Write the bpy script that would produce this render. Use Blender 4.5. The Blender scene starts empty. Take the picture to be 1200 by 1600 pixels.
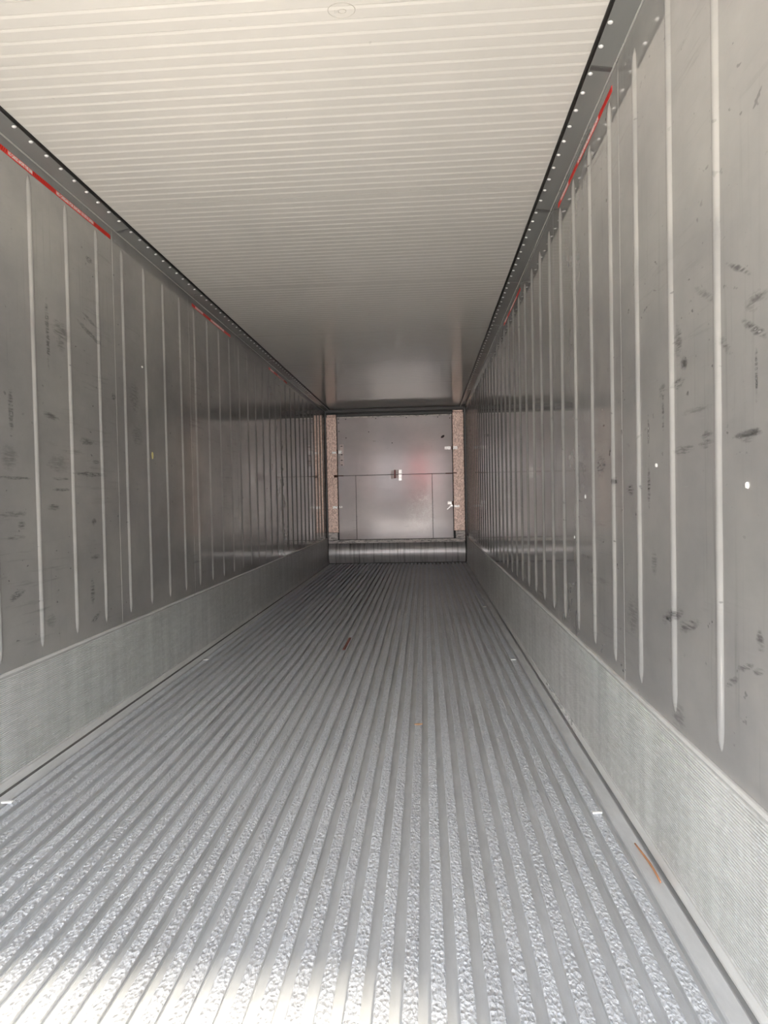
import bpy, bmesh, math, random
from mathutils import Matrix, Vector
random.seed(7)
S = bpy.context.scene
COL = S.collection

# ------------------------------------------------------------------ camera
FPX, YAW, PITCH, ROLL = 1007.9, 0.064, 0.0218, -0.0203
CAM = Vector((1.6206, 0.0, 1.0737))
def make_camera():
    cy, sy = math.cos(YAW), math.sin(YAW)
    cp, sp = math.cos(PITCH), math.sin(PITCH)
    cr, sr = math.cos(ROLL), math.sin(ROLL)
    xr = Vector((cy, sy, 0.0))
    yf = Vector((-sy, cy, 0.0))
    zu = Vector((0.0, 0.0, 1.0))
    fwd = cp * yf - sp * zu
    up0 = sp * yf + cp * zu
    right = cr * xr + sr * up0
    up = -sr * xr + cr * up0
    cd = bpy.data.cameras.new('camera')
    cd.sensor_fit = 'VERTICAL'
    cd.sensor_height = 32.0
    cd.sensor_width = 24.0
    cd.lens = FPX / 1600.0 * 32.0
    cd.clip_start = 0.02
    cd.clip_end = 300
    co = bpy.data.objects.new('camera', cd)
    COL.objects.link(co)
    m = Matrix((right, up, -fwd)).transposed().to_4x4()
    m.translation = CAM
    co.matrix_world = m
    S.camera = co
make_camera()

# ------------------------------------------------------------------ sky, sun, exposure
SUN_DIR = Vector((0.20, -0.635, 0.73)).normalized()     # from the ground towards the sun, behind the camera
SUN_STRENGTH = 3.2
SKY_STRENGTH = 1.0
EXPOSURE = 3.0
w = bpy.data.worlds.new('sky')
S.world = w
w.use_nodes = True
nt = w.node_tree
nt.nodes.clear()
out = nt.nodes.new('ShaderNodeOutputWorld')
bg = nt.nodes.new('ShaderNodeBackground')
tc = nt.nodes.new('ShaderNodeTexCoord')
sep = nt.nodes.new('ShaderNodeSeparateXYZ')
rmp = nt.nodes.new('ShaderNodeValToRGB')
rmp.color_ramp.elements[0].position = 0.0
rmp.color_ramp.elements[0].color = (1.0, 0.97, 0.93, 1)
rmp.color_ramp.elements[1].position = 0.8
rmp.color_ramp.elements[1].color = (0.62, 0.76, 1.0, 1)
nt.links.new(tc.outputs['Generated'], sep.inputs[0])
nt.links.new(sep.outputs['Z'], rmp.inputs[0])
nt.links.new(rmp.outputs[0], bg.inputs[0])
bg.inputs[1].default_value = SKY_STRENGTH
nt.links.new(bg.outputs[0], out.inputs[0])
sd = bpy.data.lights.new('sun', 'SUN')
sd.energy = SUN_STRENGTH
sd.angle = math.radians(7.0)
sd.color = (1.0, 0.91, 0.76)
so = bpy.data.objects.new('sun', sd)
COL.objects.link(so)
so.rotation_euler = SUN_DIR.to_track_quat('Z', 'Y').to_euler()
so.location = (1.1, -12, 12)

S.view_settings.view_transform = 'Standard'
S.view_settings.look = 'None'
S.view_settings.exposure = EXPOSURE
S.view_settings.gamma = 1.0
S.view_settings.use_curve_mapping = False
try:
    S.cycles.max_bounces = 24
    S.cycles.diffuse_bounces = 12
    S.cycles.glossy_bounces = 16
    S.cycles.caustics_reflective = True
    S.cycles.blur_glossy = 0.3
    S.cycles.sample_clamp_indirect = 8.0
except Exception:
    pass

# ------------------------------------------------------------------ sizes (metres)
W, H, D, Y0 = 2.29, 2.5424, 10.566, -1.0
SKIRT = 0.4317
INSET = 0.0907
CREASE = 2.520

# ------------------------------------------------------------------ helpers
def link(o, parent=None):
    COL.objects.link(o)
    if parent is not None:
        o.parent = parent
    return o

def mesh(name, verts, faces, mats, smooth=False, fmat=None):
    me = bpy.data.meshes.new(name)
    me.from_pydata([tuple(v) for v in verts], [], faces)
    for m in (mats if isinstance(mats, (list, tuple)) else [mats]):
        me.materials.append(m)
    bm = bmesh.new()
    bm.from_mesh(me)
    bmesh.ops.recalc_face_normals(bm, faces=bm.faces)
    bm.to_mesh(me)
    bm.free()
    if fmat:
        for i, k in enumerate(fmat):
            me.polygons[i].material_index = k
    if smooth:
        for p in me.polygons:
            p.use_smooth = True
    me.update()
    return me

def obj(name, me, parent=None, loc=(0, 0, 0), rot=(0, 0, 0)):
    o = bpy.data.objects.new(name, me)
    o.location = loc
    o.rotation_euler = rot
    return link(o, parent)

def structure(o):
    o['kind'] = 'structure'
    return o

def tag(o, label, cat, group=None):
    o['label'] = label
    o['category'] = cat
    if group:
        o['group'] = group
    return o

def empty(name, loc=(0, 0, 0), rot=(0, 0, 0)):
    o = bpy.data.objects.new(name, None)
    o.empty_display_size = 0.1
    o.location = loc
    o.rotation_euler = rot
    return link(o)

class MB:
    """collects solids; build() links them as one mesh object"""
    def __init__(s):
        s.v = []; s.f = []; s.fm = []
    def box(s, x0, x1, y0, y1, z0, z1, m=0, bev=0.0):
        if bev <= 0:
            b = len(s.v)
            s.v += [(x, y, z) for z in (z0, z1) for y in (y0, y1) for x in (x0, x1)]
            for q in ((0, 2, 3, 1), (4, 5, 7, 6), (0, 1, 5, 4), (2, 6, 7, 3), (0, 4, 6, 2), (1, 3, 7, 5)):
                s.f.append([b + i for i in q]); s.fm.append(m)
            return s
        bm = bmesh.new()
        bmesh.ops.create_cube(bm, size=1.0)
        for v in bm.verts:
            v.co = Vector(((x0 + x1) / 2 + v.co.x * (x1 - x0), (y0 + y1) / 2 + v.co.y * (y1 - y0), (z0 + z1) / 2 + v.co.z * (z1 - z0)))
        bmesh.ops.bevel(bm, geom=list(bm.edges), offset=bev, segments=1, affect='EDGES', clamp_overlap=True)
        s.addbm(bm, m)
        return s
    def addbm(s, bm, m=0):
        b = len(s.v)
        bm.verts.index_update()
        s.v += [tuple(v.co) for v in bm.verts]
        for f in bm.faces:
            s.f.append([b + v.index for v in f.verts]); s.fm.append(m)
        bm.free()
    def prism(s, prof, a0, a1, axis='y', m=0, seg_m=None, n=1):
        """closed profile extruded along an axis; prof in the two other axes"""
        b = len(s.v)
        k = len(prof)
        for i in range(n + 1):
            a = a0 + (a1 - a0) * i / n
            for (p, q) in prof:
                s.v.append({'y': (p, a, q), 'x': (a, p, q), 'z': (p, q, a)}[axis])
        for i in range(n):
            for j in range(k):
                j2 = (j + 1) % k
                s.f.append([b + i * k + j, b + i * k + j2, b + (i + 1) * k + j2, b + (i + 1) * k + j])
                s.fm.append(seg_m[j] if seg_m else m)
        s.f.append([b + j for j in range(k)]); s.fm.append(m)
        s.f.append([b + n * k + j for j in range(k)]); s.fm.append(m)
        return s
    def cyl(s, c, r, h, axis='z', n=12, m=0, r2=None):
        r2 = r if r2 is None else r2
        b = len(s.v)
        for (t, rr) in ((0, r), (h, r2)):
            for i in range(n):
                a = 2 * math.pi * i / n
                p, q = rr * math.cos(a), rr * math.sin(a)
                d = {'z': (p, q, t), 'y': (p, t, q), 'x': (t, p, q)}[axis]
                s.v.append((c[0] + d[0], c[1] + d[1], c[2] + d[2]))
        for i in range(n):
            j = (i + 1) % n
            s.f.append([b + i, b + j, b + n + j, b + n + i]); s.fm.append(m)
        s.f.append([b + i for i in range(n)]); s.fm.append(m)
        s.f.append([b + n + i for i in range(n)]); s.fm.append(m)
        return s
    def mesh(s, name, mats, smooth=False):
        return mesh(name, s.v, s.f, mats, smooth, s.fm)
    def build(s, name, mats, parent=None, smooth=False, loc=(0, 0, 0), rot=(0, 0, 0)):
        return obj(name, s.mesh(name, mats, smooth), parent, loc, rot)

# ------------------------------------------------------------------ materials
class NB:
    def __init__(s, name):
        s.m = bpy.data.materials.new(name)
        s.m.use_nodes = True
        s.t = s.m.node_tree
        s.t.nodes.clear()
        s.out = s.n('ShaderNodeOutputMaterial')
        s.p = s.n('ShaderNodeBsdfPrincipled')
        s.t.links.new(s.p.outputs[0], s.out.inputs[0])
        s.geo = s.n('ShaderNodeNewGeometry')
        s.pos = s.geo.outputs['Position']
    def n(s, t, **kw):
        x = s.t.nodes.new(t)
        for k, v in kw.items():
            setattr(x, k, v)
        return x
    def put(s, sock, v):
        if isinstance(v, bpy.types.NodeSocket):
            s.t.links.new(v, sock)
        elif v is not None:
            if isinstance(v, (tuple, list)) and len(v) == 3 and sock.type == 'RGBA':
                v = (*v, 1)
            sock.default_value = v
    def set(s, **kw):
        for k, v in kw.items():
            s.put(s.p.inputs[k.replace('_', ' ')], v)
    def vscale(s, sc, src=None):
        x = s.n('ShaderNodeVectorMath', operation='MULTIPLY')
        s.put(x.inputs[0], src or s.pos)
        x.inputs[1].default_value = sc
        return x.outputs[0]
    def noise(s, sc, scale=1.0, detail=4, rough=.55, dist=0.0):
        x = s.n('ShaderNodeTexNoise')
        s.put(x.inputs['Vector'], s.vscale(sc))
        x.inputs['Scale'].default_value = scale
        x.inputs['Detail'].default_value = detail
        x.inputs['Roughness'].default_value = rough
        x.inputs['Distortion'].default_value = dist
        return x.outputs[0]
    def voro(s, sc, scale=1.0, feature='F1'):
        x = s.n('ShaderNodeTexVoronoi', feature=feature)
        s.put(x.inputs['Vector'], s.vscale(sc))
        x.inputs['Scale'].default_value = scale
        return x.outputs['Distance']
    def ramp(s, v, a, b, c0=0.0, c1=1.0):
        x = s.n('ShaderNodeMapRange')
        x.clamp = True
        s.put(x.inputs[0], v)
        for i, q in enumerate((a, b, c0, c1)):
            x.inputs[i + 1].default_value = q
        return x.outputs[0]
    def math(s, op, a, b=None, clamp=False):
        x = s.n('ShaderNodeMath', operation=op)
        x.use_clamp = clamp
        s.put(x.inputs[0], a)
        if b is not None:
            s.put(x.inputs[1], b)
        return x.outputs[0]
    def mix(s, f, a, b, mode='MIX'):
        x = s.n('ShaderNodeMix', data_type='RGBA', blend_type=mode)
        s.put(x.inputs[0], f)
        s.put(x.inputs[6], a)
        s.put(x.inputs[7], b)
        return x.outputs[2]
    def bump(s, h, strength, dist, prev=None):
        x = s.n('ShaderNodeBump')
        x.inputs['Strength'].default_value = strength
        x.inputs['Distance'].default_value = dist
        s.put(x.inputs['Height'], h)
        if prev is not None:
            s.put(x.inputs['Normal'], prev)
        return x.outputs[0]

def plain(name, col, rough=.5, metal=0.0):
    b = NB(name)
    n = b.noise((1, 1, 1), 40, 4)
    c = b.mix(b.ramp(n, .35, .7, 0, .35), col, tuple(x * .7 for x in col))
    b.set(Base_Color=c, Roughness=b.ramp(n, .3, .7, rough * .85, min(1, rough * 1.15)), Metallic=metal)
    return b.m

# a scuff mark of given place, size and tilt on a wall (worn paint or rubber left by cargo)
def mark_group():
    g = bpy.data.node_groups.new('scuff_mark', 'ShaderNodeTree')
    for nm, t in (('P', 'NodeSocketVector'), ('C', 'NodeSocketVector'), ('Inv', 'NodeSocketVector'), ('Angle', 'NodeSocketFloat'), ('Wobble', 'NodeSocketFloat'), ('Break', 'NodeSocketFloat')):
        g.interface.new_socket(nm, in_out='INPUT', socket_type=t)
    g.interface.new_socket('Mask', in_out='OUTPUT', socket_type='NodeSocketFloat')
    gi = g.nodes.new('NodeGroupInput'); go = g.nodes.new('NodeGroupOutput')
    L = g.links.new
    sub = g.nodes.new('ShaderNodeVectorMath'); sub.operation = 'SUBTRACT'
    L(gi.outputs['P'], sub.inputs[0]); L(gi.outputs['C'], sub.inputs[1])
    rot = g.nodes.new('ShaderNodeVectorRotate'); rot.rotation_type = 'X_AXIS'
    L(sub.outputs[0], rot.inputs['Vector']); L(gi.outputs['Angle'], rot.inputs['Angle'])
    mul = g.nodes.new('ShaderNodeVectorMath'); mul.operation = 'MULTIPLY'
    L(rot.outputs[0], mul.inputs[0]); L(gi.outputs['Inv'], mul.inputs[1])
    ln = g.nodes.new('ShaderNodeVectorMath'); ln.operation = 'LENGTH'
    L(mul.outputs[0], ln.inputs[0])
    ad = g.nodes.new('ShaderNodeMath'); ad.operation = 'ADD'
    L(ln.outputs['Value'], ad.inputs[0]); L(gi.outputs['Wobble'], ad.inputs[1])
    mr = g.nodes.new('ShaderNodeMapRange')
    L(ad.outputs[0], mr.inputs[0])
    for i, q in enumerate((1.15, .45, 0, 1)):
        mr.inputs[i + 1].default_value = q
    m2 = g.nodes.new('ShaderNodeMath'); m2.operation = 'MULTIPLY'
    L(mr.outputs[0], m2.inputs[0]); L(gi.outputs['Break'], m2.inputs[1])
    L(m2.outputs[0], go.inputs[0])
    return g
MARK = mark_group()
# y, z, half length, half height, tilt, strength
MARKS_R = [(1.383,1.191,.046,.007,0,.8),(1.386,1.180,.024,.005,0,.6),(1.580,1.208,.027,.008,0,.5),(1.581,1.187,.031,.008,0,.5),
 (1.722,1.182,.052,.008,0,.6),(1.979,1.256,.008,.03,0,.8),(1.808,.735,.062,.013,.3,.7),(1.700,.728,.055,.013,.3,.6),(1.415,1.541,.048,.005,-.5,.6),
 (1.350,1.454,.04,.014,0,.55),(1.356,1.401,.045,.007,-.5,.7),(1.348,1.307,.005,.034,0,.8),(1.341,.772,.013,.016,0,.6),(1.708,1.403,.02,.012,0,.8),
 (1.744,1.465,.022,.03,0,.6),(1.482,1.396,.03,.009,-.6,.5),(1.747,1.36,.03,.01,0,.7),(1.402,.7,.03,.006,.4,.7),(1.349,.704,.02,.005,.3,.5),
 (2.503,1.186,.053,.034,0,.45),(2.331,1.116,.045,.009,0,.6),(2.154,1.084,.032,.012,0,.5),(1.861,1.359,.024,.014,0,.5),(1.858,1.305,.008,.05,0,.6),
 (1.979,1.092,.011,.04,0,.6),(1.459,.653,.03,.006,.5,.5),(1.629,1.274,.07,.007,0,.3),(1.587,1.541,.047,.008,-.5,.4),(1.77,.469,.043,.025,.6,.4),
 (2.137,.679,.06,.043,0,.3),(1.943,.865,.02,.03,0,.4)]
MARKS_L = [(3.04,1.217,.118,.008,0,.9),(2.456,1.182,.091,.005,0,.8),(2.448,1.04,.082,.008,0,.5),(2.781,1.14,.06,.005,0,.7),(2.784,1.188,.05,.005,0,.5),
 (3.019,1.374,.054,.012,0,.6),(2.725,1.46,.05,.01,.1,.6),(2.45,1.451,.014,.056,0,.8),(3.089,2.272,.026,.012,0,.8),(2.714,1.873,.012,.061,0,.7),
 (2.821,1.851,.06,.03,.2,.45),(3.074,1.906,.1,.009,.3,.7),(2.718,1.778,.012,.07,0,.6),(2.727,1.061,.04,.011,0,.6),(3.098,1.28,.03,.008,0,.6),
 (2.495,.995,.02,.013,0,.6),(3.078,1.972,.07,.007,.3,.5),(2.818,1.802,.03,.03,0,.4),(3.304,1.633,.02,.013,0,.8),(3.062,.986,.02,.012,0,.7),
 (2.773,1.254,.07,.03,0,.3),(2.432,1.261,.045,.035,0,.35),(2.448,.718,.04,.012,-.2,.8),(3.03,.645,.018,.043,0,.6),(3.053,.516,.037,.01,-.4,.7),
 (2.676,.572,.035,.02,0,.3),(3.071,.813,.037,.009,0,.6),(2.456,.946,.048,.006,0,.5),(3.546,1.671,.05,.06,0,.35),(3.572,1.458,.06,.04,0,.3)]

def wall_material(name, marks):
    b = NB(name)
    cloud = b.noise((1, 1.2, 1.6), 1.6, 6, .6)
    c = b.mix(b.ramp(cloud, .35, .68), (.58, .56, .535), (.44, .43, .42))
    # rubbed streaks: along the load's travel and down the sheet
    hs = b.noise((1, 3.0, 42), 1.0, 5, .65)
    hz = b.noise((1, 1.1, 1.3), 1.3, 3)
    hmask = b.math('MULTIPLY', b.ramp(hs, .56, .74), b.ramp(hz, .5, .72))
    vs = b.noise((1, 60, 2.2), 1.0, 4, .6)
    vz = b.noise((1, 1.7, .9), 1.4, 3)
    vmask = b.math('MULTIPLY', b.ramp(vs, .56, .75), b.ramp(vz, .48, .75))
    c = b.mix(b.math('MULTIPLY', hmask, .55), c, (.10, .10, .098))
    c = b.mix(b.math('MULTIPLY', vmask, .32), c, (.12, .12, .115))
    # small nicks
    nick = b.math('MULTIPLY', b.ramp(b.noise((1, 14, 22), 2.0, 2, .5), .70, .74), b.ramp(hz, .42, .6))
    c = b.mix(b.math('MULTIPLY', nick, .7), c, (.06, .06, .06))
    pale = b.math('MULTIPLY', b.ramp(b.noise((1, 6, 70), 1.6, 3, .5), .70, .76), b.ramp(vz, .5, .7))
    c = b.mix(b.math('MULTIPLY', pale, .35), c, (.6, .6, .58))
    wob = b.math('MULTIPLY', b.math('SUBTRACT', b.noise((1, 18, 40), 1.5, 4, .7), .5), 1.9)
    brk = b.ramp(b.noise((1, 16, 150), 1.0, 3, .6), .36, .58)
    tot = None
    for (y, z, ry, rz, ang, st) in marks:
        g = b.n('ShaderNodeGroup')
        g.node_tree = MARK
        b.put(g.inputs['P'], b.pos)
        g.inputs['C'].default_value = (0, y, z)
        g.inputs['Inv'].default_value = (0, 1 / (ry * 1.15), 1 / (rz * 1.4))
        g.inputs['Angle'].default_value = ang
        b.put(g.inputs['Wobble'], wob)
        b.put(g.inputs['Break'], brk)
        v = b.math('MULTIPLY', g.outputs[0], st)
        tot = v if tot is None else b.math('MAXIMUM', tot, v)
    c = b.mix(tot, c, (.055, .055, .053))
    rough = b.math('ADD', b.ramp(b.noise((1, 2, 5), 2.0, 4), .3, .7, .045, .085), b.math('MULTIPLY', tot, .3))
    wav = b.noise((1, 1.0, .55), 1.6, 2, .4)
    fine = b.noise((1, 9, 9), 4.0, 3, .5)
    nrm = b.bump(wav, .10, .02)
    nrm = b.bump(fine, .02, .002, nrm)
    b.set(Base_Color=c, Roughness=rough, IOR=1.7, Metallic=.5, Normal=nrm)
    return b.m
M_WALL_R = wall_material('grey_liner_right', MARKS_R)
M_WALL_L = wall_material('grey_liner_left', MARKS_L)

def ceiling_material():
    b = NB('cream_gloss_ceiling')
    n = b.noise((1, .6, 1), 1.2, 4)
    c = b.mix(b.ramp(n, .35, .7), (.68, .64, .585), (.63, .60, .55))
    sp = b.ramp(b.noise((1, 1, 1), 22, 2), .74, .76)
    c = b.mix(b.math('MULTIPLY', sp, .3), c, (.4, .38, .34))
    nrm = b.bump(b.noise((1, .5, 1), 1.3, 2), .08, .01)
    b.set(Base_Color=c, Roughness=.085, IOR=1.5, Normal=nrm)
    return b.m
M_CEIL = ceiling_material()

def trim_material():
    b = NB('grey_gloss_edge_trim')
    n = b.noise((4, .7, 4), 1.5, 4)
    c = b.mix(b.ramp(n, .3, .7), (.24, .235, .22), (.19, .19, .18))
    b.set(Base_Color=c, Roughness=.22, IOR=1.5)
    return b.m
M_TRIM = trim_material()
M_LIP = plain('pale_trim_lip', (.42, .41, .38), .3)
M_BLACK = plain('black_rubber_seal', (.018, .016, .014), .55)
M_RIVET = plain('bare_aluminium_rivet', (.92, .91, .89), .25, .2)

def alu(name, col, r0, r1, streak=(1, .25, 1), dirt=.25, metal=.35):
    b = NB(name)
    n = b.noise((18 * streak[0], 18 * streak[1], 18 * streak[2]), 1.0, 6, .65)
    big = b.noise((1.5, .6, 1.5), 1.6, 5, .6)
    c = b.mix(b.ramp(n, .35, .7), col, tuple(x * .84 for x in col))
    c = b.mix(b.math('MULTIPLY', b.ramp(big, .42, .72), dirt), c, (.40, .39, .36))
    b.set(Base_Color=c, Metallic=metal, Roughness=b.ramp(b.math('ADD', b.math('MULTIPLY', n, .5), b.math('MULTIPLY', big, .5)), .35, .65, r0, r1))
    return b, n
def build_alu_plain(name, col, r0, r1, **k):
    b, n = alu(name, col, r0, r1, **k)
    b.set(Normal=b.bump(n, .15, .0015))
    return b.m
M_CHANNEL = build_alu_plain('floor_channel_aluminium', (.82, .83, .84), .34, .5, dirt=.18)
M_RAILSIDE = build_alu_plain('rail_side_aluminium', (.80, .81, .82), .35, .5, dirt=.2)
def railtop():
    b, n = alu('serrated_rail_top_aluminium', (.86, .89, .94), .36, .5, streak=(3, 1.6, 3), dirt=.12)
    v = b.voro((120, 75, 60), 1.0)
    v2 = b.noise((110, 55, 60), 1.0, 3, .6, .6)
    h = b.math('ADD', b.math('MULTIPLY', v, .8), v2)
    pit = b.ramp(v2, .54, .70)
    rnd = b.n('ShaderNodeObjectInfo').outputs['Random']
    c = b.mix(b.math('MULTIPLY', pit, .45), b.p.inputs['Base Color'].links[0].from_socket, (.24, .26, .30))
    c = b.mix(b.ramp(rnd, 0, 1, 0, .3), c, (.50, .50, .52))
    b.set(Base_Color=c, Normal=b.bump(h, .9, .007))
    return b.m
M_RAILTOP = railtop()
def skirt_material():
    b, n = alu('grooved_skirt_aluminium', (.95, .955, .94), .28, .45, streak=(1, .35, 3), dirt=.25)
    vst = b.ramp(b.noise((1, 9, .7), 1.2, 5, .6), .35, .7)
    c = b.mix(b.math('MULTIPLY', vst, .40), b.p.inputs['Base Color'].links[0].from_socket, (.40, .40, .40))
    sp = b.ramp(b.noise((60, 45, 60), 1.0, 3, .6), .54, .66)
    c = b.mix(b.math('MULTIPLY', sp, .6), c, (.92, .93, .93))
    b.set(Base_Color=c)
    return b.m
M_SKIRT = skirt_material()
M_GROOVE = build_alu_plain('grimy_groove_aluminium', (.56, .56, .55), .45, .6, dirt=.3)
M_SKIRTLIP = build_alu_plain('skirt_lip_aluminium', (.90, .90, .88), .25, .4, dirt=.25)

def bulkhead_material():
    b = NB('bulkhead_grey_steel')
    n = b.noise((1.2, 1, 1.6), 2.0, 5, .6)
    c = b.mix(b.ramp(n, .35, .7), (.74, .66, .655), (.66, .60, .595))
    hs = b.math('MULTIPLY', b.ramp(b.noise((9, 1, 46), 1.0, 3, .6), .66, .74), b.ramp(b.noise((1.2, 1, 1.2), 1.6, 2), .5, .65))
    c = b.mix(b.math('MULTIPLY', hs, .6), c, (.10, .09, .085))
    # bright ground's wavy reflection painted as pale blotches, right of the lower access panels
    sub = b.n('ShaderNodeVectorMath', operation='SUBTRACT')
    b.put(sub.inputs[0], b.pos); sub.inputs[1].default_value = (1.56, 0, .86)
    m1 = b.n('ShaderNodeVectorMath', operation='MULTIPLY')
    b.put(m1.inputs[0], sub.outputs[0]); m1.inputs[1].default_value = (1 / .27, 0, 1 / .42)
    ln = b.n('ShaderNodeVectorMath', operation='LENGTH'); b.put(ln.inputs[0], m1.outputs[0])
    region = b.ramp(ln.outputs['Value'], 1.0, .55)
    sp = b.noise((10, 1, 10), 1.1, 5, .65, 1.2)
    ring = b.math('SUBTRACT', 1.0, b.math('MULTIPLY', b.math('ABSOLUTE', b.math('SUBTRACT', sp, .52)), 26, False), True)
    ground_refl = b.math('MULTIPLY', region, b.math('MAXIMUM', b.math('MULTIPLY', ring, .7), b.ramp(sp, .60, .66)))
    c = b.mix(b.math('MULTIPLY', ground_refl, .75), c, (.97, .95, .92))
    b.set(Base_Color=c, Roughness=b.ramp(n, .3, .7, 0.11, .14), Metallic=.10, Normal=b.bump(b.noise((.25, 1, 3.2), 1.4, 1), .05, .02))
    return b.m
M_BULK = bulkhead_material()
def post_material():
    b = NB('speckled_galvanised_post')
    v = b.noise((90, 1, 42), 1.0, 3, .7)
    c = b.mix(b.ramp(v, .40, .62), (.52, .36, .30), (.98, .78, .68))
    b.set(Base_Color=c, Roughness=.42, Metallic=.6)
    return b.m
M_POST = post_material()
def sill_material():
    b = NB('worn_white_sill')
    v = b.noise((16, 1, 60), 1.0, 4, .7)
    c = b.mix(b.ramp(v, .48, .62), (.85, .79, .75), (.30, .27, .26))
    b.set(Base_Color=c, Roughness=.5)
    return b.m
M_SILL = sill_material()
def deflector_material():
    b = NB('stained_steel_deflector')
    v = b.noise((26, 1, 1.2), 1.0, 4, .65)
    c = b.mix(b.ramp(v, .5, .68), (.70, .68, .68), (.27, .26, .26))
    b.set(Base_Color=c, Roughness=.36, Metallic=.5)
    return b.m
M_DEFL = deflector_material()
M_DARK = plain('dark_gap_steel', (.03, .027, .026), .5)
M_HEADER = plain('dark_header_steel', (.10, .095, .09), .35)
M_HINGE = plain('bright_zinc_plate', (.95, .93, .90), .3, .75)
M_PINKLABEL = plain('faded_paper_label', (.90, .76, .73), .6)
M_RUST = plain('rusty_bracket', (.16, .075, .045), .75)
M_REDLATCH = plain('dull_red_latch', (.30, .075, .07), .5)
M_REDTAPE = plain('bright_red_tape', (.80, .028, .012), .45)
M_REDHATCH = plain('dark_red_hatch', (.42, .012, .010), .5)
M_WHITE = plain('white_print', (.86, .80, .76), .5)
M_PAPER = plain('white_scrap', (.85, .85, .82), .5)
M_TWIG = plain('rust_brown_twig', (.52, .25, .13), .8)
M_LEAF = plain('dry_tan_leaf', (.50, .30, .17), .8)
M_SLIVER = plain('faded_red_sliver', (.30, .11, .09), .7)
M_YELLOW = plain('pale_yellow_paint', (.62, .55, .22), .5)
M_SHELL = plain('container_shell', (.30, .30, .30), .6)
def yard_material():
    b = NB('concrete_yard')
    n = b.noise((1, 1, 1), .8, 8, .65)
    c = b.mix(b.ramp(n, .3, .7), (.52, .48, .42), (.42, .39, .34))
    b.set(Base_Color=c, Roughness=.9)
    return b.m
M_YARD = yard_material()
M_REDBOX = plain('red_painted_steel', (.85, .02, .022), .45)

# ------------------------------------------------------------------ setting: floor
FLOOR_DEPTH = .030
fl = structure(MB().box(-.02, W + .02, Y0, D + .12, -.15, -FLOOR_DEPTH).build('floor', M_CHANNEL))
PITCHX, NR = .0606, 35
def rail_mesh():
    # T-shaped extrusion: top 35 mm wide with rounded shoulders on a narrow web
    hw, t, wb, z0 = .0165, .0075, .0060, -FLOOR_DEPTH
    right = [(.0125, z0), (.0125, z0 + .002), (wb, z0 + .004), (wb, -t - .002), (hw - .004, -t), (hw, -t + .0025), (hw, -.0022), (hw - .0022, -.0004), (hw - .006, .0)]
    prof = right + [(-x, z) for (x, z) in reversed(right)]
    k = len(prof)
    sm = [0] * k
    for j in range(6, 11):
        sm[j] = 1
    return MB().prism(prof, Y0 + .002, D - .015, 'y', 0, sm).mesh('floor_rail', [M_RAILSIDE, M_RAILTOP])
RAIL = rail_mesh()
for i in range(NR):
    obj('floor_rail', RAIL, fl, (1.145 + (i - 17) * PITCHX, 0, 0))
EDGE = MB().prism([(-.026, -FLOOR_DEPTH), (.026, -FLOOR_DEPTH), (.026, -.012), (.02, -.008), (-.022, -.008), (-.026, -.012)], Y0 + .002, D - .015).mesh('edge_strip', [M_RAILSIDE])
for x in (.048, W - .048):
    obj('edge_strip', EDGE, fl, (x, 0, 0))

# ------------------------------------------------------------------ setting: ceiling
ce = structure(MB().box(-.06, W + .06, Y0, D + .12, H + .020, H + .12).build('ceiling', M_SHELL))
SHEET, RP = 1.292, .054
def ceiling_sheet(y0, y1):
    # sheet with pressed grooves running across the box; the first and last stretch of each sheet stays plain
    pts = [(y0 + .0008, 0.0)]
    s = .052
    while s < (y1 - y0) - .03:
        pts += [(y0 + s - .0040, 0.0), (y0 + s - .0038, .0046), (y0 + s - .0012, .0046), (y0 + s - .0010, .0016), (y0 + s + .0100, 0.0)]
        s += RP
    pts += [(y1 - .0008, 0.0)]
    prof = pts + [(y1 - .0008, .018), (y0 + .0008, .018)]
    return MB().prism(prof, INSET - .03, W - INSET + .03, 'x').mesh('ceiling_panel', [M_CEIL])
band0 = 3.136
k0 = -4
CS = ceiling_sheet(0, SHEET)
yy = band0 + k0 * SHEET
while yy < D:
    a, b_ = max(yy, Y0), min(yy + SHEET, D + .02)
    if b_ - a > .05:
        if b_ - a > SHEET - 1e-4:
            obj('ceiling_panel', CS, ce, (0, yy, H))
        else:
            obj('ceiling_panel', ceiling_sheet(0, b_ - a) if a == yy else ceiling_sheet(0, b_ - a), ce, (0, a, H))
    yy += SHEET
# embossed oval maker's stamp pressed in the nearest sheet
def ring_mesh(name, rx, ry, tube, mat, n=40, arcs=None):
    v, f = [], []
    for i in range(n):
        a = 2 * math.pi * i / n
        for j in range(5):
            t = 2 * math.pi * j / 5
            v.append(((rx + tube * math.cos(t)) * math.cos(a), (ry + tube * math.cos(t)) * math.sin(a), tube * .55 * math.sin(t)))
    for i in range(n):
        for j in range(5):
            f.append([i * 5 + j, ((i + 1) % n) * 5 + j, ((i + 1) % n) * 5 + (j + 1) % 5, i * 5 + (j + 1) % 5])
    return mesh(name, v, f, mat, True)
M_STAMP = plain('stamp_beige', (.50, .46, .40), .3)
obj('embossed_stamp', ring_mesh('embossed_stamp', .041, .030, .0011, M_STAMP), ce, (1.397, 1.962, H - .0002))
obj('embossed_stamp', ring_mesh('embossed_stamp_inner', .0115, .0085, .0010, M_STAMP, 28), ce, (1.399, 1.966, H - .0002))
mb = MB()
for q in (-.006, -.011, -.016):
    mb.box(q - .0006, q + .0006, -.006, .006, -.0008, .0004)
mb.build('embossed_stamp', M_STAMP, ce, loc=(1.392, 1.966, H - .0002))

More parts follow.
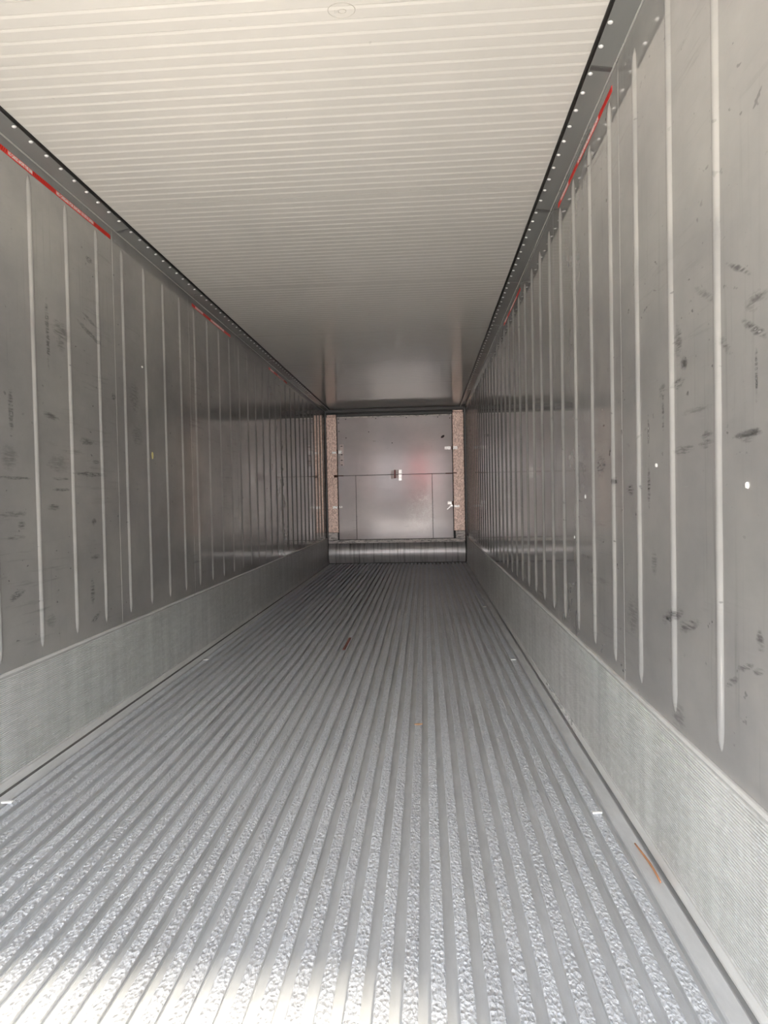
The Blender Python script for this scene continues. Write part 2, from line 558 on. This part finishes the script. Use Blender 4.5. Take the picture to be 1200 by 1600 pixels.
# ------------------------------------------------------------------ setting: side walls
RIBP = .2737
PW = 4 * RIBP
SEAM0 = 2.235 - 3 * PW
def rib_mesh(side, mat):
    # pressed bead standing 11 mm proud of the sheet, both ends running out to a point
    z0, z1 = .472, 2.447
    nz = [(0, 0), (.012, .45), (.03, .8), (.055, 1.0)]
    zs = [(z0 + d, s) for d, s in nz] + [(z1 - d, s) for d, s in reversed(nz)]
    hw, ht = .0185, .0088
    prof = [(-1.0, 0), (-.86, .10), (-.66, .42), (-.44, .78), (-.2, .97), (0, 1.0), (.2, .97), (.44, .78), (.66, .42), (.86, .10), (1.0, 0)]
    v, f = [], []
    for (z, s) in zs:
        for (p, h) in prof:
            v.append((side * h * ht * s - side * .0006, p * hw * (.25 + .75 * s), z))
    k = len(prof)
    for i in range(len(zs) - 1):
        for j in range(k - 1):
            f.append([i * k + j, i * k + j + 1, (i + 1) * k + j + 1, (i + 1) * k + j])
    return mesh('rib', v, f, mat, True)
def build_wall(name, side, mat):
    x_in = 0.0 if side > 0 else W
    xs = sorted((x_in - side * .02, x_in - side * .10))
    wl = structure(MB().box(xs[0], xs[1], Y0, D + .12, -.15, H + .019).build(name, M_SHELL))
    rib = rib_mesh(side, mat)
    xp = sorted((0, -side * .0198))
    pm = MB().box(xp[0], xp[1], .0007, PW - .0007, -.038, H + .017, 0, .0012).mesh('wall_panel', [mat])
    y = SEAM0
    while y < D:
        a, b_ = max(y, Y0), min(y + PW, D + .1)
        if b_ - a > .02:
            full = b_ - a > PW - 1e-4
            m_ = pm if full else MB().box(xp[0], xp[1], .0007, b_ - a - .0007, -.038, H + .017, 0, .0012).mesh('wall_panel', [mat])
            p = obj('wall_panel', m_, wl, (x_in, a, 0))
            for q in range(4):
                ry = y + (q + .37) * RIBP
                ry = 1.518 + RIBP * round((ry - 1.518) / RIBP)
                if a + .03 < ry < b_ - .03 and ry < D - .02:
                    obj('rib', rib, p, (0, ry - a, 0))
        y += PW
    return wl
wall_l = build_wall('wall_left', 1, M_WALL_L)
wall_r = build_wall('wall_right', -1, M_WALL_R)
wall_f = structure(MB().box(-.02, W + .02, D + .02, D + .12, -FLOOR_DEPTH, H + .0195).build('wall_far', M_SHELL))

# ------------------------------------------------------------------ setting: riveted trims along the ceiling edges
JOINT0 = 2.27
def build_trim(name, side):
    x_in = 0.0 if side > 0 else W
    X = lambda d: x_in + side * d
    seal = [(X(INSET - .012), H - .0005), (X(INSET + .001), H - .0005), (X(INSET + .001), H - .0075), (X(INSET - .004), H - .010), (X(INSET - .012), H - .009)]
    tr = structure(MB().prism(seal, Y0 + .001, D - .012).build(name, M_BLACK))
    # sloping cover strip with a small pale lip along its lower edge
    zt = H - .0065
    def seg(L):
        m_ = MB()
        m_.prism([(X(.0004), CREASE + .006), (X(.004), CREASE), (X(INSET - .011), zt - .004), (X(INSET - .011), zt + .004), (X(.02), zt + .004), (X(.0004), CREASE + .02)], .0006, L - .0006)
        m_.prism([(X(.0002), CREASE - .003), (X(.0036), CREASE - .005), (X(.0066), CREASE - .0015), (X(.006), CREASE + .002), (X(.0005), CREASE + .005)], .0006, L - .0006, m=1)
        return m_.mesh('trim_segment', [M_TRIM, M_LIP])
    PJ = 1.095
    full = seg(PJ)
    tilt = math.atan2(zt - .004 - CREASE, INSET - .015)
    rm = bmesh.new()
    bmesh.ops.create_uvsphere(rm, u_segments=10, v_segments=6, radius=1.0)
    for v in list(rm.verts):
        v.co = Vector((v.co.x * .0088, v.co.y * .0088, min(v.co.z, .15) * .0045))
    rmb = MB(); rmb.addbm(rm)
    rivet = rmb.mesh('rivet', [M_RIVET], True)
    lap = MB().prism([(X(.006), CREASE - .0015), (X(INSET - .013), zt - .0068), (X(INSET - .013), zt - .004), (X(.006), CREASE + .002)], -.011, .011).mesh('lap_strip', [M_HEADER])
    y = JOINT0 - 3 * PJ
    while y < D - .02:
        a, b_ = max(y, Y0 + .001), min(y + PJ, D - .012)
        if b_ - a > .05:
            s_ = obj('trim_segment', full if b_ - a > PJ - 1e-4 else seg(b_ - a), tr, (0, a, 0))
            for q in range(11):
                ry = (y - .010 + .0535 + q * .1065) if q < 10 else y + PJ - .004
                if a + .01 < ry < b_ - .005:
                    d = INSET - .021
                    z = CREASE + (zt - .004 - CREASE) * (d - .004) / (INSET - .015)
                    obj('rivet', rivet, s_, (X(d), ry - a, z), (0, -side * tilt, 0))
            if a == y and y > .5:
                obj('lap_strip', lap, s_, (0, .012, 0))
        y += PJ
    return tr
build_trim('trim_1', 1)
build_trim('trim_2', -1)

# ------------------------------------------------------------------ setting: grooved aluminium skirts
def build_skirt(name, side):
    x_in = 0.0 if side > 0 else W
    X = lambda d: x_in + side * d
    base = MB()
    pts = []
    fm = [0, 0]
    z = .034
    gp = .0078
    while z < SKIRT - .016:
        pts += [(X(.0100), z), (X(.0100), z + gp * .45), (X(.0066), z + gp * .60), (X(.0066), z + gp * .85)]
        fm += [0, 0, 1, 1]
        z += gp
    prof = [(X(.0003), .030)] + [(X(.0098), .030)] + pts + [(X(.0098), SKIRT - .009), (X(.0003), SKIRT - .009)]
    fm += [0] * (len(prof) - len(fm))
    base.prism(prof, Y0 + .001, D - .004, 'y', 0, fm)
    b_ = structure(base.build(name, [M_SKIRT, M_GROOVE]))
    MB().prism([(X(.0003), SKIRT - .0085), (X(.0105), SKIRT - .0085), (X(.0105), SKIRT - .003), (X(.0075), SKIRT), (X(.0003), SKIRT)], Y0 + .001, D - .004).build('top_lip', M_SKIRTLIP, b_)
    MB().prism([(X(.0003), -.004), (X(.0150), -.004), (X(.0150), .004), (X(.0105), .026), (X(.0003), .030)], Y0 + .001, D - .004).build('bottom_lip', M_SKIRTLIP, b_)
    return b_
build_skirt('baseboard_left', 1)
build_skirt('baseboard_right', -1)

# ------------------------------------------------------------------ bulkhead of the cooling unit at the far end
bk = tag(empty('bulkhead', (W / 2, D, 0)), 'grey steel bulkhead closing the far end, with latches, side posts and curved kick plate', 'bulkhead')
def part(name, mbuilder, mats, parent=bk, smooth=False):
    o = mbuilder.build(name, mats, None, smooth)
    me = o.data
    me.transform(Matrix.Translation((-W / 2, -D, 0)))
    o.parent = parent
    return o
ZS, ZT, ZB = 1.452, 2.412, .395
part('backing', MB().box(.012, W - .012, D + .003, D + .02, 0, H - .02), M_DARK)
part('upper_panel', MB().box(.20, 2.075, D - .012, D + .003, ZS + .003, ZT, 0, .003), M_BULK)
for x0, x1 in ((.20, .4895), (.4945, 1.7385), (1.7435, 2.075)):
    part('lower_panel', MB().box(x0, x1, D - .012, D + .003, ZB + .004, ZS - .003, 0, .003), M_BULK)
part('top_strip', MB().box(.20, 2.075, D - .016, D - .0125, ZT - .018, ZT + .004, 0, .001), M_SILL)
part('side_post', MB().box(.024, .192, D - .035, D + .003, .520, 2.418, 0, .004), M_POST)
part('side_post', MB().box(2.084, 2.262, D - .035, D + .003, .520, 2.440, 0, .004), M_POST)
part('post_cap', MB().box(.032, .188, D - .030, D + .003, 2.421, 2.452, 0, .003), M_POST)
part('post_cap', MB().box(2.094, 2.252, D - .030, D + .003, 2.443, 2.476, 0, .003), M_POST)
for x0, x1 in ((.024, .178), (2.108, 2.262)):
    f = part('corner_foot', MB().box(x0, x1, D - .03, D + .003, .396, .516, 0, .003), M_SILL)
    q = MB()
    for i in range(4):
        q.box(x0 + .04 + i * .024, x0 + .052 + i * .024, D - .0315, D - .0295, .418, .428)
    part('slot_row', q, M_DARK, f)['kind'] = 'stuff'
part('sill', MB().box(.024, 2.262, D - .034, D + .003, .338, .392, 0, .004), M_SILL)
part('header', MB().box(.02, W - .02, D - .05, D + .003, 2.480, H - .012, 0, .004), M_HEADER)
part('header_lip', MB().box(.20, 2.075, D - .030, D + .003, 2.424, 2.452, 0, .003), M_HEADER)
prof = []
for i in range(13):
    t = i / 12
    z = .336 - .322 * t
    fwd = .012 + .075 * math.sin(math.pi * (t * .92 + .03)) ** .8
    prof.append((D - fwd, z))
prof += [(D + .002, .014), (D + .002, .336)]
part('kick_plate', MB().prism(prof, .028, 2.258, 'x'), M_DEFL, smooth=False)
def plates(name, spec, mat):
    for (x0, x1, z0, z1, y0, y1) in spec:
        part(name, MB().box(x0, x1, D - y1, D - y0, z0, z1, 0, .002), mat)
plates('hinge_plate', [(.11, .187, 1.815, 1.85, .035, .047), (.215, .27, 1.815, 1.865, .0125, .024), (.105, .187, .915, .955, .035, .047), (.205, .265, .925, .955, .0125, .024),
       (1.952, 2.05, 1.838, 1.890, .0125, .026), (2.086, 2.16, 1.838, 1.890, .035, .048), (1.985, 2.055, .945, .995, .0125, .024), (2.088, 2.175, .90, .935, .035, .048)], M_HINGE)
o = part('bent_bracket', MB().prism([(1.97, .865), (1.985, .862), (2.03, .905), (2.07, .915), (2.07, .945), (2.03, .935)], D - .024, D - .0125), M_HINGE)
plates('hinge_pin', [(.19, .203, 1.81, 1.88, .02, .044), (.188, .2, .91, .96, .02, .044), (2.066, 2.08, 1.835, 1.895, .02, .046), (2.062, 2.082, .93, 1.0, .02, .046)], M_RUST)
plates('end_stop', [(.135, .195, 1.425, 1.465, .036, .05), (.2, .29, 1.442, 1.458, .0125, .022), (1.96, 2.07, 1.444, 1.462, .0125, .022), (2.086, 2.14, 1.448, 1.466, .036, .046)], M_RUST)
plates('latch_plate', [(1.072, 1.118, 1.462, 1.515, .0125, .03), (1.072, 1.118, 1.385, 1.445, .0125, .03), (1.155, 1.195, 1.462, 1.525, .0125, .03), (1.155, 1.195, 1.39, 1.445, .0125, .03)], M_PINKLABEL)
plates('latch_hasp', [(1.196, 1.248, 1.352, 1.452, .0125, .034), (1.2, 1.25, 1.464, 1.53, .0125, .03)], M_HINGE)
plates('latch_bolt', [(1.124, 1.148, 1.39, 1.53, .0125, .034)], M_REDLATCH)
lb = part('paper_label', MB().box(.236, .30, D - .0135, D - .0122, 1.615, 1.965), M_PINKLABEL)
for z in (1.622, 1.70, 1.79, 1.93):
    part('print_mark', MB().box(.25, .282, D - .0142, D - .0136, z, z + .012), M_DARK, lb)
q = MB()
q.cyl((0, 0, 0), .034, .002, 'y', 16)
o = q.build('oval_hole', M_DARK, bk, loc=(1.925 - W / 2, -.0135, 2.052), rot=(0, -.6, 0)); o.scale = (1, 1, .55)
for (x, z) in ((.225, 2.385), (.345, 2.375), (.84, 2.375), (1.34, 2.375), (1.85, 2.372), (.225, 2.32), (.23, 2.18), (2.045, 2.35), (.72, 2.16), (.345, 2.07), (1.1, 1.97)):
    q = MB(); q.cyl((x, D - .0150, z), .009, .003, 'y', 8)
    part('panel_screw', q, M_DARK)

# ------------------------------------------------------------------ red load-line stickers on the side walls
def sticker(y0, side, label, mirror=False):
    x = .0 if side > 0 else W
    root = tag(empty('load_line_sticker', (x, y0, 2.468)), label, 'sticker', None)
    L, hh = .90, .0105
    xs = sorted((side * .0003, side * .0012))
    MB().box(xs[0], xs[1], 0, L, -hh, hh).build('tape', M_REDTAPE, root)
    spans = [(0, .063, 0), (.063, .23, 'NO CARGO ABOVE THIS LINE'), (.23, .395, 0), (.395, .735, 'NO CARGAR POR ENCIMA DE ESTA LINEA'), (.735, .90, 0)]
    for (a, b_, t) in spans:
        if side < 0:
            a, b_ = L - b_, L - a
        if t:
            cu = bpy.data.curves.new('lettering', 'FONT')
            cu.body = t
            cu.align_x = 'CENTER'; cu.align_y = 'CENTER'
            cu.size = .0195
            cu.extrude = .0002
            cu.offset = .0007
            cu.materials.append(M_WHITE)
            tmp = bpy.data.objects.new('lettering_curve', cu)
            COL.objects.link(tmp)
            dg = bpy.context.evaluated_depsgraph_get()
            me = bpy.data.meshes.new_from_object(tmp.evaluated_get(dg))
            COL.objects.unlink(tmp)
            bpy.data.objects.remove(tmp)
            o = obj('lettering', me, root)
            wd = len(t) * .0195 * .56
            o.location = (side * .0016, (a + b_) / 2, 0)
            o.rotation_euler = (math.pi / 2, 0, math.pi / 2 if side > 0 else -math.pi / 2)
            o.scale = ((b_ - a) * .95 / wd, 1, 1)
        else:
            q = MB()
            n = max(3, int((b_ - a) / .011))
            for i in range(n):
                c = a + (i + .5) * (b_ - a) / n
                q.prism([(c - .005, -hh * .8), (c - .001, -hh * .8), (c + .005, hh * .8), (c + .001, hh * .8)], side * .0012, side * .0016, 'x')
            q.build('hatching', M_REDHATCH, root)
sticker(2.415, 1, 'red load-line sticker with white lettering on the left wall, nearest the camera')
sticker(4.50, 1, 'second red load-line sticker along the left wall, thin and half way down')
sticker(6.75, 1, 'third and farthest red load-line sticker on the left wall, barely visible')
sticker(2.30, -1, 'red load-line sticker with white lettering on the right wall, nearest the camera')
sticker(4.45, -1, 'second red load-line sticker along the right wall, short and far')

# ------------------------------------------------------------------ small litter and chips
def chip(name, mb_, mat, loc, rot, label, cat):
    return tag(mb_.build(name, mat, None, False, loc, rot), label, cat)
def scrap(l, w_, t):
    return MB().prism([(-l, -w_), (l * .9, -w_ * .8), (l, w_ * .7), (l * .1, w_), (-l * .95, w_ * .8)], 0, t, 'z')
chip('white_scrap', scrap(.017, .0045, .006), M_PAPER, (2.178, 2.184, .0003), (0, .0, .05), 'white scrap lying across a rail by the right skirt, nearest and largest', 'scrap')
chip('white_scrap', scrap(.017, .005, .006), M_PAPER, (2.176, 4.232, .0003), (0, 0, -.1), 'small white scrap on the floor near the right skirt, half way down', 'scrap')
chip('white_scrap', scrap(.017, .006, .006), M_PAPER, (2.174, 6.27, .0003), (0, 0, .1), 'tiny white scrap far down the floor beside the right skirt', 'scrap')
chip('white_scrap', scrap(.02, .006, .005), M_PAPER, (.118, 4.264, .0003), (0, 0, .4), 'small white scrap on the floor along the left skirt', 'scrap')
chip('cream_scrap', scrap(.019, .007, .007), M_PAPER, (.094, 2.215, .0003), (0, 0, .1), 'cream scrap at the left frame edge beside the left skirt', 'scrap')
def twig():
    q = MB()
    n = 7
    pr = []
    for i in range(n):
        t = i / (n - 1)
        pr.append((.004 * math.sin(t * 4), -.10 + .2 * t, .0035 * (1 - .5 * abs(t - .4))))
    v, f = [], []
    for (x, y, r) in pr:
        for j in range(6):
            a = 2 * math.pi * j / 6
            v.append((x + r * math.cos(a), y, .004 + r * math.sin(a)))
    for i in range(n - 1):
        for j in range(6):
            f.append([i * 6 + j, i * 6 + (j + 1) % 6, (i + 1) * 6 + (j + 1) % 6, (i + 1) * 6 + j])
    f.append(list(range(6))); f.append([(n - 1) * 6 + j for j in range(6)])
    return mesh('rusty_twig', v, f, M_TWIG, True)
tag(obj('rusty_twig', twig(), None, (2.249, 1.905, -.0082), (0, 0, .015)), 'long rust brown sliver lying in the gutter by the right skirt', 'sliver')
def leaf():
    v, f = [], []
    n = 8
    for i in range(n + 1):
        t = i / n
        wv = .013 * math.sin(math.pi * t) ** .7
        x = -.021 + .042 * t
        v += [(x, -wv, .0012), (x, 0, .0035 + .002 * math.sin(3 * t)), (x, wv, .0012), (x, 0, .0006)]
    for i in range(n):
        for j in range(4):
            f.append([i * 4 + j, i * 4 + (j + 1) % 4, (i + 1) * 4 + (j + 1) % 4, (i + 1) * 4 + j])
    return mesh('dry_leaf', v, f, M_LEAF, True)
tag(obj('dry_leaf', leaf(), None, (1.569, 3.03, -.0002), (0, 0, .1)), 'small dry tan leaf lying across a bright rail in the middle of the floor', 'leaf')
chip('red_sliver', MB().box(-.010, .010, -.19, .19, 0, .006, 0, .002), M_SLIVER, (1.024, 4.72, .0003), (0, 0, .0), 'faded red sliver on a rail, left of the middle of the floor', 'sliver')
def wall_chip(y, z, ry, rz, side, mat, label, name='paint_chip', cat='paint chip'):
    x = 0 if side > 0 else W
    xs = sorted((side * .0003, side * .002))
    q = MB()
    pr = [(ry * math.cos(2 * math.pi * i / 9) * random.uniform(.75, 1.1), rz * math.sin(2 * math.pi * i / 9) * random.uniform(.75, 1.1)) for i in range(9)]
    q.prism(pr, xs[0], xs[1], 'x')
    return tag(q.build(name, mat, None, False, (x, y, z)), label, cat)
wall_chip(1.387, 1.085, .008, .008, -1, M_PAPER, 'largest white dot on the right wall, near the right frame edge')
wall_chip(1.913, 1.152, .008, .007, -1, M_PAPER, 'white dot on the right wall between the second and third ribs from the frame edge')
wall_chip(2.745, 1.062, .009, .010, -1, M_PAPER, 'white drip mark on the right wall, half way along in the reddish reflection')
wall_chip(2.952, .88, .009, .007, -1, M_PAPER, 'tiny white dot low on the right wall')
wall_chip(3.655, 1.86, .012, .006, 1, M_PAPER, 'tiny white dot high on the left wall')
o = wall_chip(3.738, 1.352, .012, .024, 1, M_YELLOW, 'pale yellow smear on a rib of the left wall', 'yellow_smear', 'paint smear')
o.location.x = .0115

# ------------------------------------------------------------------ outside the doors
structure(MB().box(-40, 40, -60, 25, -.35, -.1505).build('ground', M_YARD))

M_WHITEBOX = plain('white_container_paint', (.50, .49, .48), .5)
M_TYRE = plain('black_tyre', (.03, .03, .03), .85)
def trailer(x, y, mat, label):
    # a shipping container carried on a road chassis, doors towards the viewer
    r = tag(empty('container_trailer', (x, y, -.1505)), label, 'trailer')
    MB().box(-1.19, 1.19, -6.02, -.06, 1.27, 3.84).build('container_body', mat, r)
    for sx in (-1.16, 1.16):
        p = MB().box(sx - .055, sx + .055, -.10, 0, 1.375, 3.735).build('corner_post', mat, r)
        for z in (1.265, 3.735):
            MB().box(sx - .055, sx + .055, -.12, .006, z, z + .11).build('corner_casting', M_DARK, p)
    for x0, x1 in ((-1.10, -.004), (.004, 1.10)):
        d = MB().box(x0, x1, -.059, -.02, 1.38, 3.72, 0, .004).build('door', mat, r)
        for q in (.3, .8):
            MB().cyl((x0 + q, -.005, 1.40), .014, 2.28).build('lock_rod', M_HINGE, d)
    MB().box(-.55, -.43, -5.9, -.1, 1.0, 1.27).build('chassis_beam', M_DARK, r)
    MB().box(.43, .55, -5.9, -.1, 1.0, 1.27).build('chassis_beam', M_DARK, r)
    MB().box(-1.2, 1.2, -.14, -.02, 1.06, 1.27).build('rear_bumper', M_DARK, r)
    for wy in (-1.0, -2.3):
        MB().box(-.95, .95, wy - .07, wy + .07, .43, .57).build('axle', M_DARK, r)
        MB().box(-.52, .52, wy - .05, wy + .05, .56, 1.0).build('suspension', M_DARK, r)
        for wx in (-1.2, .8):
            wl = MB().cyl((wx, wy, .5), .5, .40, 'x', 24).build('wheel', M_TYRE, r)
            MB().cyl((wx - .015, wy, .5), .24, .43, 'x', 16).build('hub', M_HINGE, wl)
    for lx in (-.7, .7):
        MB().box(lx - .06, lx + .06, -5.2, -5.08, 0, 1.0).build('landing_leg', M_DARK, r)
    MB().box(-.7, .7, -5.2, -5.08, .95, 1.05).build('leg_crossbar', M_DARK, r)
trailer(-.33, -12.0, M_WHITEBOX, 'unseen white container on a trailer, added to screen the sky, left of the gap')  # white pair is unseen, added to keep bright sky out of the bulkhead reflection
trailer(3.58, -12.0, M_WHITEBOX, 'unseen white container on a trailer, added to screen the sky, right of the gap')
trailer(.82, -19.0, M_REDBOX, 'red container on a trailer parked behind the gap between the white ones')
